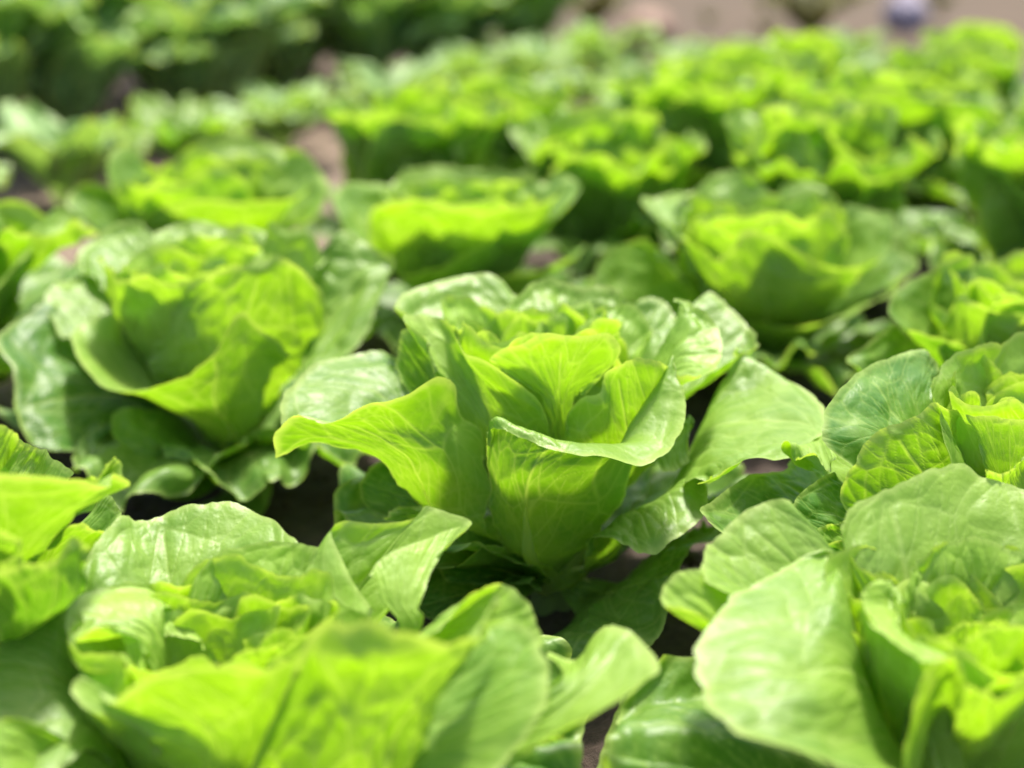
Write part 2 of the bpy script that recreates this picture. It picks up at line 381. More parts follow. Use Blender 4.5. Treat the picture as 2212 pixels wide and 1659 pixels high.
# ------------------------------------------------------------------ heads shaped after the photograph
def hero_leaf(root, frame, rows, tint, seed, mid=.5, p=1.25, q=.8, amp=1.0, wave=.6, teeth=1.0, res=(144, 168), lowz=None, rib=True, spread=.8):
    """rows: rim (last) and any inner rows, each a list of (x, y, cm behind the head's centre). The foot and missing rows are laid in."""
    fx, ox, fy, oy = FR[frame]; c = np.array(root.location)
    R = [[W(a*fx+ox, b*fy+oy, c[1]+d/100)-c for a, b, d in row] for row in rows]
    first = np.array(R[0]); tgt = first.mean(0); h = np.array([tgt[0], tgt[1], 0]); h /= np.linalg.norm(h)+1e-9
    a0, a1 = first[0], first[-1]; lat = a1-a0; lat -= h*(lat@h)*.6; lat[2] *= .3; lat /= np.linalg.norm(lat)+1e-9
    b = h*.012+np.array([0, 0, .014])
    base = [b-lat*.007, b-lat*.0035, b, b+lat*.0035, b+lat*.007]
    auto = []
    n = max(5, len(R[0])); tt = np.linspace(0, 1, n); F = catmull(R[0], tt); Bs = catmull(base, tt)
    steps = (.28, .55, .8) if len(R) == 1 else (.45,)
    cenF = F.mean(0)
    for s in steps:
        cen = b + (cenF-b)*np.array([s**p, s**p, s**q])
        if len(R) == 1:
            off = (F-cenF)*(s**spread)
        else: off = (F-cenF)*(.35+.4*s)
        auto.append(cen+off)
    rows3 = [base]+[list(a) for a in auto]+R
    me, line, N, Lg = leaf_mesh(rows3, tint, seed, res=res, mid=mid, amp=amp*.75, wave=wave, teeth=teeth)
    o = link('leaf', me, root)
    if rib: link('midrib', midrib_mesh(line, N, Lg), o)
    return o

def head(px, Y, label, group='lettuce heads planted in staggered rows'):
    p = W(px, CY, Y)
    # the foot of the head on the soil at distance Y under pixel column px of its own foot
    r = ray(px, CY); zf = 0.0
    X = (px-CX)/FPX*(Y*CP + (CAM_H-zf)*SP)
    root = empty('lettuce', (X, Y, 0.0), label, 'lettuce', group); add_stem(root); return root

def fill(root, seed, azs, L=.15, e0=40, e1=-15, tint=.8, hw=.055, res=(60, 70)):
    rg = random.Random(seed)
    for i, a in enumerate(azs):
        rows = proc_rows(rg, math.radians(a), L*rg.uniform(.9, 1.1), e0+rg.uniform(-6, 6), e1+rg.uniform(-10, 10), hw*rg.uniform(.9, 1.1), .3, .010)
        me, line, N, Lg = leaf_mesh(rows, tint+rg.uniform(-.08, .08), seed+i, res=res, wave=1.0)
        o = link('leaf', me, root); link('midrib', midrib_mesh(line, N, Lg), o)
# ---- middle head, in focus
M = head(1190, .80, 'sharpest lettuce head in the middle, its front leaf rolled over like a white lip')
H = lambda rows, tint, seed, **k: hero_leaf(M, 'M', rows, tint, seed, **k)
H([[(900,1120,-4.5),(960,1150,-5.5),(1040,1170,-6),(1150,1150,-5.5),(1240,1120,-3.5)],
   [(848,930,-7),(920,905,-8.5),(1060,900,-9),(1220,920,-8.2),(1370,930,-5.5)],
   [(842,720,-8),(885,668,-8.7),(1000,712,-9.2),(1120,738,-9.2),(1260,750,-8.8),(1390,748,-8),(1440,620,-6),(1540,450,-4)],
   [(846,740,-8.3),(885,690,-9.4),(990,735,-10.2),(1110,765,-10.8),(1260,805,-11.2),(1420,832,-11),(1555,760,-9),(1612,610,-6.5),(1552,437,-4)]],
  .55, 1, mid=.40, wave=.35)
H([[(600,985,-4.5),(700,1040,-5.3),(840,1080,-5.2)],
   [(410,800,-6.5),(550,800,-7.3),(700,850,-6.8),(855,920,-5.2)],
   [(200,752,-7.2),(330,700,-7.8),(500,690,-7.9),(680,680,-6.9),(830,800,-4.8)],
   [(42,800,-7),(52,700,-7.6),(110,640,-8),(175,665,-8.6),(250,672,-8.9),(400,602,-9.1),(530,555,-8.8),(660,477,-7.6),(712,530,-6.4),(742,640,-4.8),(822,700,-4.2),(835,820,-4)]],
  .5, 2, mid=.3, amp=0.45, wave=0.35)
H([[(640,840,-1.5),(620,720,-.5),(640,640,1.5)],
   [(360,740,-4),(330,640,-1.5),(400,540,1),(500,490,3),(560,520,4)],
   [(180,720,-6),(75,720,-5.2),(48,640,-4),(80,545,-1.5),(165,455,1.8),(290,404,4),(410,396,5.2),(500,440,5.2)]], .78, 3, mid=.5, amp=0.6, wave=0.5)
H([[(430,1030,-3),(372,960,-2.6),(368,890,-2),(400,820,-1),(480,790,0)]], .85, 4)
H([[(452,1035,-5),(480,1000,-4.5),(560,988,-4),(640,975,-3),(700,960,-1)]], .8, 5)
H([[(820,1130,-7.5),(740,1200,-8),(640,1216,-8),(622,1205,-7.5),(700,1122,-6),(780,1060,-5),(845,1018,-4)]], .62, 6, wave=.4)
H([[(1000,1270,-6.5),(860,1290,-6.5),(700,1270,-6),(640,1200,-5),(660,1130,-4)]], .9, 7, amp=2)
H([[(800,1450,-7),(640,1430,-7.5),(570,1370,-6.5),(590,1270,-5),(640,1200,-3.5)]], .95, 8)
H([[(900,1420,-7.5),(890,1340,-7),(900,1275,-6),(960,1258,-5.5),(1040,1310,-5)]], .8, 9)
# long leaf lying forward on the soil to the right
H([[(1180,1420,-3.5),(1230,1340,-2.5),(1330,1290,-2),(1400,1265,-1.5)],
   [(1050,1530,-9),(1200,1430,-8.5),(1350,1310,-6),(1480,1180,-3),(1560,1100,-1)],
   [(1060,1640,-12),(1250,1600,-12.5),(1420,1560,-12),(1535,1440,-10.5),(1562,1290,-8),(1600,1170,-5.5),(1665,1090,-3.5),(1765,1085,-2),(1735,1058,-.5),(1660,1055,0)]],
  .72, 10, amp=1.6, wave=.9)
# right leaf, curled, with the crinkled crest
H([[(1230,1210,-3),(1330,1160,-3),(1420,1110,-2.5)],
   [(1250,1105,-5.5),(1350,1030,-6),(1480,965,-6),(1620,885,-5)],
   [(1217,1190,-6.5),(1245,1115,-7.5),(1340,1118,-9),(1430,1157,-10),(1540,1120,-10),(1640,1030,-9),(1668,940,-7.5),(1660,872,-6)]],
  .62, 11, wave=.8, mid=.5, amp=1.2)
# big right leaf seen from above
H([[(1450,1060,-3.5),(1520,960,-1),(1560,880,2)],
   [(1620,905,-7),(1670,760,-3),(1700,620,1.5),(1740,520,3.5)],
   [(1700,872,-9),(1830,808,-8.8),(1960,740,-6.5),(2000,640,-2.5),(1940,520,2),(1850,430,4),(1800,400,4.6)],
   [(1650,890,-9.2),(1780,842,-9.8),(1900,812,-9.8),(2040,790,-8.8),(2130,725,-7),(2152,650,-3.6),(2085,552,.6),(1975,470,3.4),(1860,412,5),(1790,396,5.2)]],
  .55, 12, wave=.35, mid=.48)
H([[(1480,620,-2),(1530,500,-.5),(1555,400,1),(1560,290,3)],
   [(1570,492,-3.2),(1640,503,-3),(1720,462,-2),(1752,400,-.3),(1722,312,1.8),(1650,238,3.2),(1563,200,4)]], .42, 13, wave=.4)
H([[(1800,400,4),(1868,380,5.5),(1880,345,7),(1850,288,8.6),(1750,200,10.5),(1692,160,11.5),(1640,235,11.5)]], .62, 14, wave=.4, p=1.6, q=.68)
H([[(1600,330,8),(1560,240,10.5),(1535,205,11.4),(1480,199,12),(1415,214,12),(1370,280,11)]], .65, 15, p=1.6, q=.68)
H([[(860,290,6.5),(900,240,8.5),(975,175,10.4),(1070,122,11.8),(1180,150,12),(1300,150,11.8),(1362,192,11),(1370,260,9)]], .48, 16, amp=1.4, wave=.7, p=1.6, q=.68)
H([[(560,290,3),(540,258,4),(496,226,5.4),(525,165,8),(640,122,10.4),(780,104,11.8),(890,118,12),(945,170,11.2),(950,250,9)]], .6, 17, amp=1.2, wave=.5, p=1.6, q=.68)
H([[(1230,300,5),(1250,250,6.3),(1300,214,7.3),(1375,195,7.8),(1440,235,7.4),(1477,298,6.5),(1440,340,5.2)]], .35, 18, amp=1.5, p=1.6, q=.68)
H([[(1020,330,4),(1040,285,5),(1090,255,5.8),(1160,246,6),(1225,260,5.6),(1228,320,4.5)]], .25, 19, amp=1.5, p=1.6, q=.68)
# inner front leaves
H([[(735,660,-2.6),(800,640,-3.2),(900,700,-4),(1000,760,-4.4),(1085,820,-4.2)],
   [(650,470,-2),(595,345,-1.5),(530,288,-.8),(560,256,.2),(640,255,.4),(692,300,-1),(722,340,-3),(762,402,-4.4),(840,440,-5.4),(960,512,-6),(1035,552,-5.8),(1080,640,-5.3),(1095,725,-5)]],
  .32, 20, wave=.4, mid=.45)
H([[(520,520,0),(500,440,.6),(512,360,1),(545,300,1.5),(640,300,2.2)]], .7, 21)
H([[(1098,900,-3.6),(1120,905,-3.8),(1142,900,-3.6)],
   [(1092,700,-4.2),(1120,705,-4.4),(1148,700,-4.2)],
   [(1035,560,-4.2),(1090,560,-4.7),(1140,540,-4.7),(1190,560,-4.2)],
   [(960,510,-4.0),(900,462,-3.8),(862,428,-3.7),(915,388,-4.2),(980,372,-5.0),(1058,328,-5.6),(1160,336,-6),(1250,340,-5.8),(1320,326,-5.2),(1368,395,-4.4),(1300,478,-4.3),(1230,560,-4.4)]],
  .25, 22, wave=.35, mid=.52)
H([[(1148,900,-4.5),(1280,860,-4.8),(1400,820,-4.4),(1460,720,-3.6)],
   [(1150,700,-5.8),(1155,640,-5.8),(1200,582,-6),(1275,545,-6.1),(1290,462,-6),(1350,425,-6),(1430,410,-5.8),(1515,424,-5),(1548,450,-4)]],
  .35, 23, wave=.5, mid=.6, amp=0.6)
H([[(1440,800,-3),(1540,740,-2.5),(1600,640,-1.5),(1615,700,-1)],[(1500,830,-4),(1570,820,-4),(1610,770,-3.6),(1612,700,-2.5),(1580,640,-1)]], .4, 24)
heart(M, 3, h=.164, cx=-.010, cy=.022, w=.78)
fill(M, 300, (30, 75, 110, 150, 205), L=.15, tint=.85)

# ---- left head behind
Lh = head(497, 1.0, 'slightly blurred lettuce head left of the sharpest one, front leaf folded into a pocket')
H = lambda rows, tint, seed, **k: hero_leaf(Lh, 'L', rows, tint, seed, **k)
H([[(1010,1150,-4),(1080,1160,-6),(1180,1150,-6.5),(1290,1100,-5)],
   [(800,900,-2.5),(790,1005,-7.5),(1000,1025,-9.5),(1160,960,-9),(1340,900,-6)],
   [(640,720,-.5),(640,880,-5),(700,962,-10),(960,925,-10.5),(1140,800,-9.5),(1270,760,-8),(1410,810,-5.5)],
   [(575,555,0),(400,630,-1.5),(366,720,-4.5),(440,870,-8.5),(545,945,-11),(700,948,-12),(810,925,-12),(960,840,-11.4),(1080,740,-10.6),(1190,573,-9.5),(1280,640,-8.5),(1385,715,-7),(1430,775,-6),(1500,775,-5)]],
  .5, 31, wave=.35, mid=.6)
H([[(760,850,-3.6),(950,850,-4.6),(1150,850,-5),(1350,850,-4.4),(1480,850,-3.2)],
   [(760,640,-2.5),(800,560,-3.5),(900,440,-4.6),(1000,375,-5.4),(1130,350,-6),(1250,310,-6.2),(1370,287,-6),(1450,300,-5.6),(1540,375,-4.6),(1615,470,-3.4),(1600,610,-2.2),(1520,760,-3)]],
  .32, 32, amp=1.8, wave=.7)
H([[(745,800,-2),(800,790,-3),(920,800,-3.4)],
   [(738,740,-1),(660,520,-1),(560,378,-.5),(650,368,-1),(750,363,-1.5),(775,420,-1.8),(870,405,-2),(915,400,-2.3),(940,440,-2.5)]], .3, 33, amp=1.4)
H([[(280,660,-1),(236,500,2),(290,410,4.4),(400,345,6.5),(530,320,7.6),(600,360,7)]], .6, 34, amp=1.4, p=1.6, q=.68)
H([[(380,330,6),(415,225,9),(540,145,11.5),(675,100,12.8),(712,135,12.4),(755,215,10.5)]], .6, 35, p=1.6, q=.68)
H([[(740,250,8.5),(800,160,11),(950,122,13),(1100,124,13.2),(1230,138,12.6),(1330,175,11)]], .5, 36, amp=1.8, p=1.6, q=.68)
H([[(1305,270,5.5),(1322,180,6.3),(1348,108,6.8),(1440,150,6.8),(1540,150,6.6),(1590,230,6),(1605,310,5.2)]], .25, 37)
H([[(1600,330,5),(1650,250,7),(1695,145,8.5),(1800,180,8.5),(1900,260,7.6),(1965,310,6.5),(1925,430,4.4),(1860,570,2),(1780,710,0),(1620,840,-2)]], .6, 38, amp=1.8, mid=.55, p=1.6, q=.68)
H([[(700,1110,-4),(600,1020,-3.5),(520,900,-1.5),(520,760,.6)],
   [(600,1150,-7),(450,1222,-9.5),(282,1265,-11),(150,1190,-11),(80,1030,-9.5),(40,850,-7),(-10,690,-4),(80,600,-1),(230,525,2)]], .98, 39, wave=.8)
H([[(750,1050,-6),(850,1200,-7.5),(1000,1330,-7),(1100,1350,-5)],
   [(540,1060,-8),(590,1180,-9.5),(680,1340,-10.5),(800,1455,-11),(950,1492,-10.5),(1070,1440,-9)]], .75, 40)
H([[(1090,1480,-6),(1200,1360,-4),(1320,1180,-1.5)],
   [(850,1560,-9),(1080,1580,-10.5),(1290,1550,-10),(1352,1400,-8),(1366,1260,-6),(1420,1100,-4),(1500,950,-2)]], .68, 41)
H([[(1330,1050,-3.6),(1400,960,-2.5),(1490,910,-1.2),(1560,840,0)]], .55, 42)
heart(Lh, 8, h=.160, cx=-.018, cy=.015, w=.95)
fill(Lh, 340, (-68, -105, -25, 10, 45, 80, 115, 150, 185), L=.15, tint=.82)

# ---- front left head
F = head(440, .525, 'nearest lettuce head at the bottom left, open yellow heart seen from above')
H = lambda rows, tint, seed, fr='A', **k: hero_leaf(F, fr, rows, tint, seed, **{'wave': .3, **k})
H([[(330,960,4),(350,840,5),(430,690,6.5),(520,600,8),(600,596,8.8),(700,582,9.4),(830,525,10),(970,497,10.4),(1080,533,10),(1210,600,9),(1310,690,7.8)]], .52, 51, wave=.15, p=1.8, q=0.62)
H([[(800,990,3),(815,890,4),(900,780,5),(1020,710,6),(1190,678,6.5),(1310,695,6.5),(1400,748,6),(1455,780,5.5),(1480,850,5),(1540,950,4)]], .22, 52, amp=1.6, p=1.3, q=.78)
H([[(1620,990,3),(1520,850,4.4),(1428,650,6.5),(1480,593,7.2),(1640,597,7.7),(1790,578,8.2),(1840,530,8.5),(1930,555,8.3),(2025,607,7.8),(1960,670,6.5),(1880,760,5)]], .36, 53, wave=.2, p=1.3, q=.78)
H([[(1690,1100,2),(1750,1110,2.1),(1790,1100,2.2)],[(1630,930,2.9),(1720,930,2.9),(1815,920,3.2)],[(1602,805,3.8),(1640,760,4.3),(1740,705,5),(1860,655,6),(1990,610,7.2)]], .18, 54, wave=.1, amp=0.3)
H([[(650,1190,-.5),(660,1100,.6),(720,1010,2)],
   [(560,1290,-1),(535,1120,-.6),(480,1045,-1),(385,1053,-1.4),(300,1105,-1),(276,1020,0),(310,940,1.2),(400,885,2.4),(520,866,3.4),(650,872,4),(770,950,4)]], .2, 55, wave=.3)
H([[(880,1900,-4.6),(920,1910,-4.8),(960,1900,-4.6)],
   [(700,1620,-5.6),(860,1560,-6.4),(1000,1500,-6.4),(1200,1430,-5.4)],
   [(690,1590,-6),(560,1480,-6.2),(400,1430,-5.7),(322,1340,-5),(385,1272,-4.5),(475,1372,-5.7),(560,1300,-6.8),(660,1236,-7.6),(800,1214,-8.2),(950,1218,-8.4),(1100,1243,-8.2),(1210,1212,-7.4),(1320,1165,-6.4)]], .28, 56, wave=.25, mid=.5)
H([[(1300,2000,-5),(1450,1950,-5.6),(1650,1850,-5.4)],
   [(1180,1720,-5.6),(1450,1560,-6.6),(1700,1450,-6.8),(1900,1400,-5.4)],
   [(1080,1660,-5.6),(1190,1420,-6.2),(1290,1222,-6.6),(1370,1060,-7),(1480,1075,-7.8),(1620,1086,-8.2),(1800,1088,-8.2),(1950,1073,-7),(2060,1035,-5),(2140,930,-3.5),(2165,875,-3)]], .36, 57, amp=3.0, wave=.5, mid=.75)
H([[(955,1365,-1),(985,1325,-.4),(1012,1293,.2),(1080,1267,1),(1125,1303,.2),(1150,1350,-.8),(1166,1400,-2)]], .28, 58, 'D')
H([[(1010,1410,-3),(1000,1500,-4.5),(960,1600,-6),(930,1700,-7)],
   [(1060,1345,-2),(1112,1350,-3),(1160,1390,-4),(1181,1450,-5.2),(1170,1540,-6.6),(1120,1620,-7.6),(1040,1700,-8.6)]], .58, 59, 'D', wave=.2, amp=0.5)
H([[(1100,1640,-5),(1150,1560,-4),(1180,1480,-3)],
   [(1130,1625,-6.6),(1250,1562,-6),(1368,1490,-5.4),(1424,1440,-3.6),(1372,1368,-1),(1320,1352,.2),(1285,1375,.8),(1238,1428,.4),(1178,1412,0)]], .42, 60, 'D', wave=.1)
H([[(200,1620,-4.5),(150,1470,-1),(180,1350,1.6)],
   [(60,1720,-8),(-120,1640,-6),(-110,1470,-3),(-40,1365,0),(50,1303,2),(170,1268,4)]], .6, 61, 'D', amp=0.7)
H([[(120,1800,-8),(10,1720,-9),(-40,1620,-8),(0,1560,-6.5),(70,1560,-5.5),(140,1600,-4.5)]], .5, 62, 'D')
H([[(640,1130,1.4),(690,1080,2.2),(780,1060,3),(880,1130,3)],[(640,1120,1),(650,1095,1.4),(720,1088,1.6),(800,1090,1.8),(870,1110,1.6),(880,1150,1)]], .1, 63, amp=1.5)
H([[(770,1100,3.2),(800,1020,3.8),(900,970,4.4),(1040,958,4.8),(1130,975,4.6),(1165,1020,4.2)]], .12, 64, amp=1.5)
H([[(1080,1120,2.6),(1150,1040,3.4),(1240,1000,3.8),(1330,980,3.8),(1400,1010,3.4),(1480,1060,2.6)]], .1, 65, amp=1.8)
H([[(960,1230,-2.6),(1060,1150,-2),(1180,1110,-1.4),(1290,1080,-1),(1350,1120,-1),(1330,1180,-2)]], .12, 66, amp=1.3)
heart(F, 12, n=14, h=.121, cx=.008, cy=.002, w=.78)
fill(F, 360, (-60, -28, -5, 20, 75, 160, 200), L=.17, tint=.85)

# ---- front right head
G = head(2010, .53, 'nearest lettuce head at the bottom right, broad pale leaf cupped on its left side')
H = lambda rows, tint, seed, fr='B', **k: hero_leaf(G, fr, rows, tint, seed, **{'wave': .3, **k})
H([[(1780,1720,-3.5),(1600,1450,-3.2),(1490,1220,-2),(1450,1000,0),(1440,880,2)],
   [(1700,1690,-6),(1450,1530,-6.4),(1300,1350,-6),(1200,1200,-4.2),(1230,1050,-1.8),(1320,880,1.2),(1400,790,3.2)],
   [(1680,1710,-8),(1460,1655,-9),(1250,1590,-9),(1050,1530,-8.6),(890,1440,-7.6),(812,1340,-6),(797,1230,-4.5),(815,1110,-3),(895,985,-1),(1000,895,.6),(1120,820,2),(1250,763,3.2),(1368,738,3.8)]], .6, 71, wave=.1, mid=.45)
H([[(1640,860,2),(1550,830,2.7),(1475,760,3.5),(1422,680,4.4),(1440,560,5.4),(1550,478,6.6),(1700,414,7.9),(1840,361,9),(1940,347,9.5),(2040,385,9.5),(2200,432,9),(2400,490,7)]], .42, 72, wave=.2, p=1.8, q=0.62)
H([[(1700,1750,-4),(1850,1750,-5),(1950,1750,-5)],
   [(1690,1000,0),(1690,1140,-2.6),(1770,1240,-4),(1880,1270,-4.6)],
   [(1650,870,1),(1630,960,.2),(1670,1040,-2.2),(1750,1120,-4),(1850,1160,-4.8)],
   [(1620,850,1.2),(1545,878,0),(1512,950,-1.2),(1545,1030,-2.8),(1640,1105,-4.4),(1720,1175,-5.4),(1800,1203,-6),(1900,1195,-6.2),(1935,1230,-6)]], .26, 73, wave=.1)
H([[(1690,980,2),(1720,840,3.2),(1770,735,4.2),(1880,682,5),(2000,676,5.5),(2120,708,5.5),(2240,765,5)]], .24, 74, amp=1.8)
H([[(1900,1220,-3.6),(1960,1110,-3.5),(2050,1053,-3.2),(2200,1033,-3.2),(2360,1050,-3)]], .2, 75, amp=1.5)
H([[(1700,1900,-7),(1720,1600,-7.4),(1800,1300,-7.6),(1905,1195,-7),(1960,1300,-8),(2060,1370,-8.6),(2140,1365,-8.6),(2230,1300,-8.4),(2380,1230,-7)]], .25, 76, wave=.4, amp=1.6)
H([[(830,850,1),(822,770,2.4),(850,705,3.4),(940,635,4.4),(1060,553,5.4),(1192,510,6),(1202,620,5.6),(1222,740,4.6)]], .5, 77, wave=.1, p=1.8, q=0.62)
H([[(900,1010,-.6),(860,1012,-1),(750,975,-1),(657,957,-.8),(653,870,.2),(718,812,1),(800,797,1.6),(880,820,2),(960,880,2)]], .28, 78, wave=.1)
H([[(1200,760,6),(1210,650,7),(1290,662,7),(1370,715,6.5),(1380,800,6)]], .45, 79)
H([[(1760,1760,-1),(1640,1680,0),(1560,1680,1),(1480,1760,0)],
   [(1720,1700,1),(1600,1600,2.6),(1500,1490,4),(1430,1438,5),(1370,1462,5),(1318,1560,4),(1280,1700,2)]], .88, 80, 'D', amp=0.6)
H([[(1720,1010,2.4),(1790,960,3.2),(1900,920,3.6),(2000,930,3.6),(2060,1000,3)]], .08, 81, amp=1.8)
H([[(1830,1160,-1),(1860,1080,0),(1960,1020,.6),(2080,1010,.6),(2170,1040,0)]], .08, 82, amp=1.6)
heart(G, 17, n=14, h=.126, cx=.012, cy=.004, w=.85)
fill(G, 380, (-70, -20, 20, 70, 110, 190), L=.15, tint=.75)

# ---- right head, cut by the frame
Rh = head(2150, .715, 'lettuce head cut by the right edge, with a dark glossy leaf on its left')
H = lambda rows, tint, seed, **k: hero_leaf(Rh, 'R', rows, tint, seed, **k)
H([[(980,1130,-3),(1000,1010,-1.6),(1100,900,.6),(1200,820,2.5)],
   [(760,1160,-4.6),(640,1065,-4.6),(617,950,-3.8),(638,840,-2),(740,708,.2),(880,638,2.4),(1000,580,4.4),(1120,552,6),(1190,595,6.5),(1225,660,6.4)]], .85, 91, amp=0.7, wave=0.5)
H([[(770,1440,-8),(690,1345,-8.2),(714,1230,-8.2),(780,1120,-7.7),(880,1003,-7),(1010,923,-6.2),(1130,868,-5.4),(1218,843,-4.8),(1256,960,-5),(1298,1150,-5.6)]], .5, 92, wave=.3)
H([[(1480,900,-2),(1380,888,-1.8),(1250,845,-1.2),(1163,770,0),(1200,670,2),(1290,590,3.6),(1420,525,5.2),(1530,500,6.4),(1668,433,7.8),(1830,410,8.4)]], .38, 93, amp=0.8)
H([[(1500,1250,-4.5),(1600,1300,-5),(1750,1300,-5)],[(1375,884,-2.6),(1440,890,-3.6),(1520,908,-4.6),(1668,925,-5.6),(1800,900,-5.4),(1920,850,-4.4)]], .3, 94, wave=.4, amp=0.4)
H([[(1470,1230,-9),(1500,1205,-9.2),(1580,1190,-9),(1640,1130,-8.4),(1740,1080,-7.4),(1850,1060,-6)]], .3, 95)
H([[(80,1500,-5),(-40,1410,-4),(60,1300,-2),(200,1212,0),(370,1192,2),(420,1125,3.6),(540,1105,4.6),(650,1185,4.6)]], .88, 96)
H([[(700,1540,-9.4),(590,1545,-9.4),(500,1520,-9),(436,1430,-8),(452,1340,-7),(540,1250,-5),(660,1190,-3)]], .92, 97)
H([[(450,1110,-1),(520,1060,.4),(600,1000,2),(660,1000,3)],[(470,1100,-2),(560,1125,-2.5),(630,1185,-3),(680,1150,-3)]], .4, 98, amp=0.3)
H([[(520,1580,-10),(520,1540,-9),(590,1480,-7.5),(700,1450,-6.4),(800,1450,-5.4)]], .7, 99, amp=0.4)
H([[(1345,890,-.6),(1335,800,.2),(1350,752,.6),(1400,740,.8),(1430,780,.7),(1420,880,0)]], .12, 100, rib=False, amp=0.2)
H([[(1500,900,-2),(1510,860,-1.8),(1560,825,-1.5),(1620,825,-1.5),(1655,870,-1.6),(1650,915,-2)]], .08, 101, rib=False, amp=0.2)
heart(Rh, 23, h=.155, cx=.014, cy=.0, w=.8)
fill(Rh, 400, (-50, 0, 45, 90, 135, 215, 240), L=.15, tint=.82)

# ---- head whose leaves come in at the left edge
K = head(-190, .60, 'lettuce head cut by the left edge, one leaf tip pointing right above bare soil')
H = lambda rows, tint, seed, **k: hero_leaf(K, 'A', rows, tint, seed, **k)
H([[(-120,740,-5.5),(20,740,-5),(170,660,-4),(320,560,-3)],
   [(-400,420,-6),(-150,385,-7),(0,378,-7),(200,392,-6.5),(380,402,-5.5),(495,425,-4.4),(520,372,-3.4),(579,430,-2.6),(545,460,-2.4),(470,465,-2.2)]], .38, 111, wave=.3, mid=.55, amp=0.5)
H([[(380,440,-2),(400,395,-2),(470,316,-1),(516,345,-1),(522,420,-2)]], .5, 112, rib=False)
H([[(-200,80,-1),(-80,110,0),(0,165,1),(60,200,1),(102,236,1.6),(10,310,1)]], .25, 113)
H([[(0,280,5),(60,228,6),(130,240,6),(210,275,6),(246,340,5.2),(300,400,4)]], .5, 114)
H([[(180,760,0),(300,710,.8),(430,650,1.4),(526,600,2.2),(512,510,3.2),(475,455,3.8)]], .65, 115)
H([[(110,780,-3.4),(200,670,-2.4),(340,609,-1),(400,618,0),(465,640,.5),(400,730,0)]], .4, 116)
H([[(0,1100,-8),(200,1000,-8),(350,900,-6)],[(-200,780,-10),(0,776,-10.4),(115,770,-10),(250,752,-9.4),(325,698,-8.6),(360,715,-8),(352,790,-7.5)]], .75, 117, wave=.3)
H([[(-300,900,-9),(-150,700,-9),(0,630,-8.6),(80,670,-8.6),(112,735,-9),(20,775,-9.8)]], .4, 118)
fill(K, 420, (-60, -30, 0, 30, 75, 120), L=.145, tint=.8)
heart(K, 29, h=.13)

# ---- head behind on the right
Bh = head(1640, 1.20, 'blurred lettuce head behind and right of the sharpest one, wide pale leaf points')
H = lambda rows, tint, seed, **k: hero_leaf(Bh, 'K', rows, tint, seed, res=(80, 90), **k)
H([[(900,1300,-7),(800,1160,-6.5),(720,1020,-5),(700,940,-2)],[(860,1290,-7.4),(765,1130,-7),(680,1000,-5.4),(555,885,-3.4),(600,850,-1),(700,835,1.5),(800,825,3.5)]], .55, 121)
H([[(850,1280,-6.5),(1000,1300,-7.4),(1200,1310,-7.4),(1420,1290,-6)],
   [(690,1010,-5.4),(780,1068,-7.4),(860,1128,-8.4),(935,1090,-8.5),(1010,1010,-8.5),(1130,1020,-8.5),(1250,1098,-8.5),(1380,1155,-7.8),(1500,1162,-7)]], .42, 122)
H([[(1300,1150,-4.8),(1430,1165,-5.5),(1540,1140,-5.2),(1620,1095,-4.4),(1656,1000,-2.4),(1630,925,0),(1540,895,2.4),(1450,880,3.6)]], .62, 123)
H([[(760,850,5),(850,760,7),(950,732,8.4),(1050,770,8.8),(1140,860,8)]], .6, 124)
H([[(1120,880,7),(1200,800,8),(1330,810,8),(1400,870,7.4),(1420,960,6)]], .5, 125)
H([[(1450,1320,-5),(1600,1250,-4),(1750,1160,-2),(1660,1050,2)]], .75, 126)
H([[(1030,1385,-8.4),(1150,1404,-9.6),(1260,1402,-10.4),(1400,1372,-10.6),(1550,1310,-9.4),(1700,1215,-7)]], .62, 127)
H([[(320,1240,-5),(400,1100,-2.4),(590,1035,0),(620,1120,-3)]], .6, 128)
H([[(700,1150,-3),(730,1020,-2),(850,940,-1),(900,960,0)],], .2, 129)
heart(Bh, 31, h=.160, w=1.1)
fill(Bh, 440, (20, 60, 100, 140, 175, -60, -110, 215), L=.15, tint=.8, res=(44, 54))

# ---- head at the right edge behind
Eh = head(2180, .965, 'blurred lettuce head at the right edge with one big pale leaf drooping to its left')
H = lambda rows, tint, seed, **k: hero_leaf(Eh, 'K', rows, tint, seed, res=(80, 90), **k)
H([[(2030,1510,-5.4),(1850,1462,-6),(1700,1402,-5.4),(1640,1310,-3.4),(1690,1225,-.4),(1830,1155,2.6),(1980,1105,5)]], .72, 131)
H([[(1640,1670,-9),(1510,1612,-8.6),(1443,1555,-7.4),(1500,1500,-5.4),(1640,1400,-2.4)]], .75, 132)
H([[(1900,1570,-6),(1845,1510,-6),(1880,1480,-5.4),(1980,1490,-5),(2060,1540,-5)]], .5, 133)
H([[(1960,1280,-3),(1975,1210,-2),(2050,1200,-1.6),(2120,1240,-2),(2140,1300,-3)]], .1, 134)
H([[(2020,1480,-5),(2060,1330,-5),(2160,1290,-5),(2260,1340,-5),(2330,1400,-5)]], .3, 135)
heart(Eh, 37, h=.155)

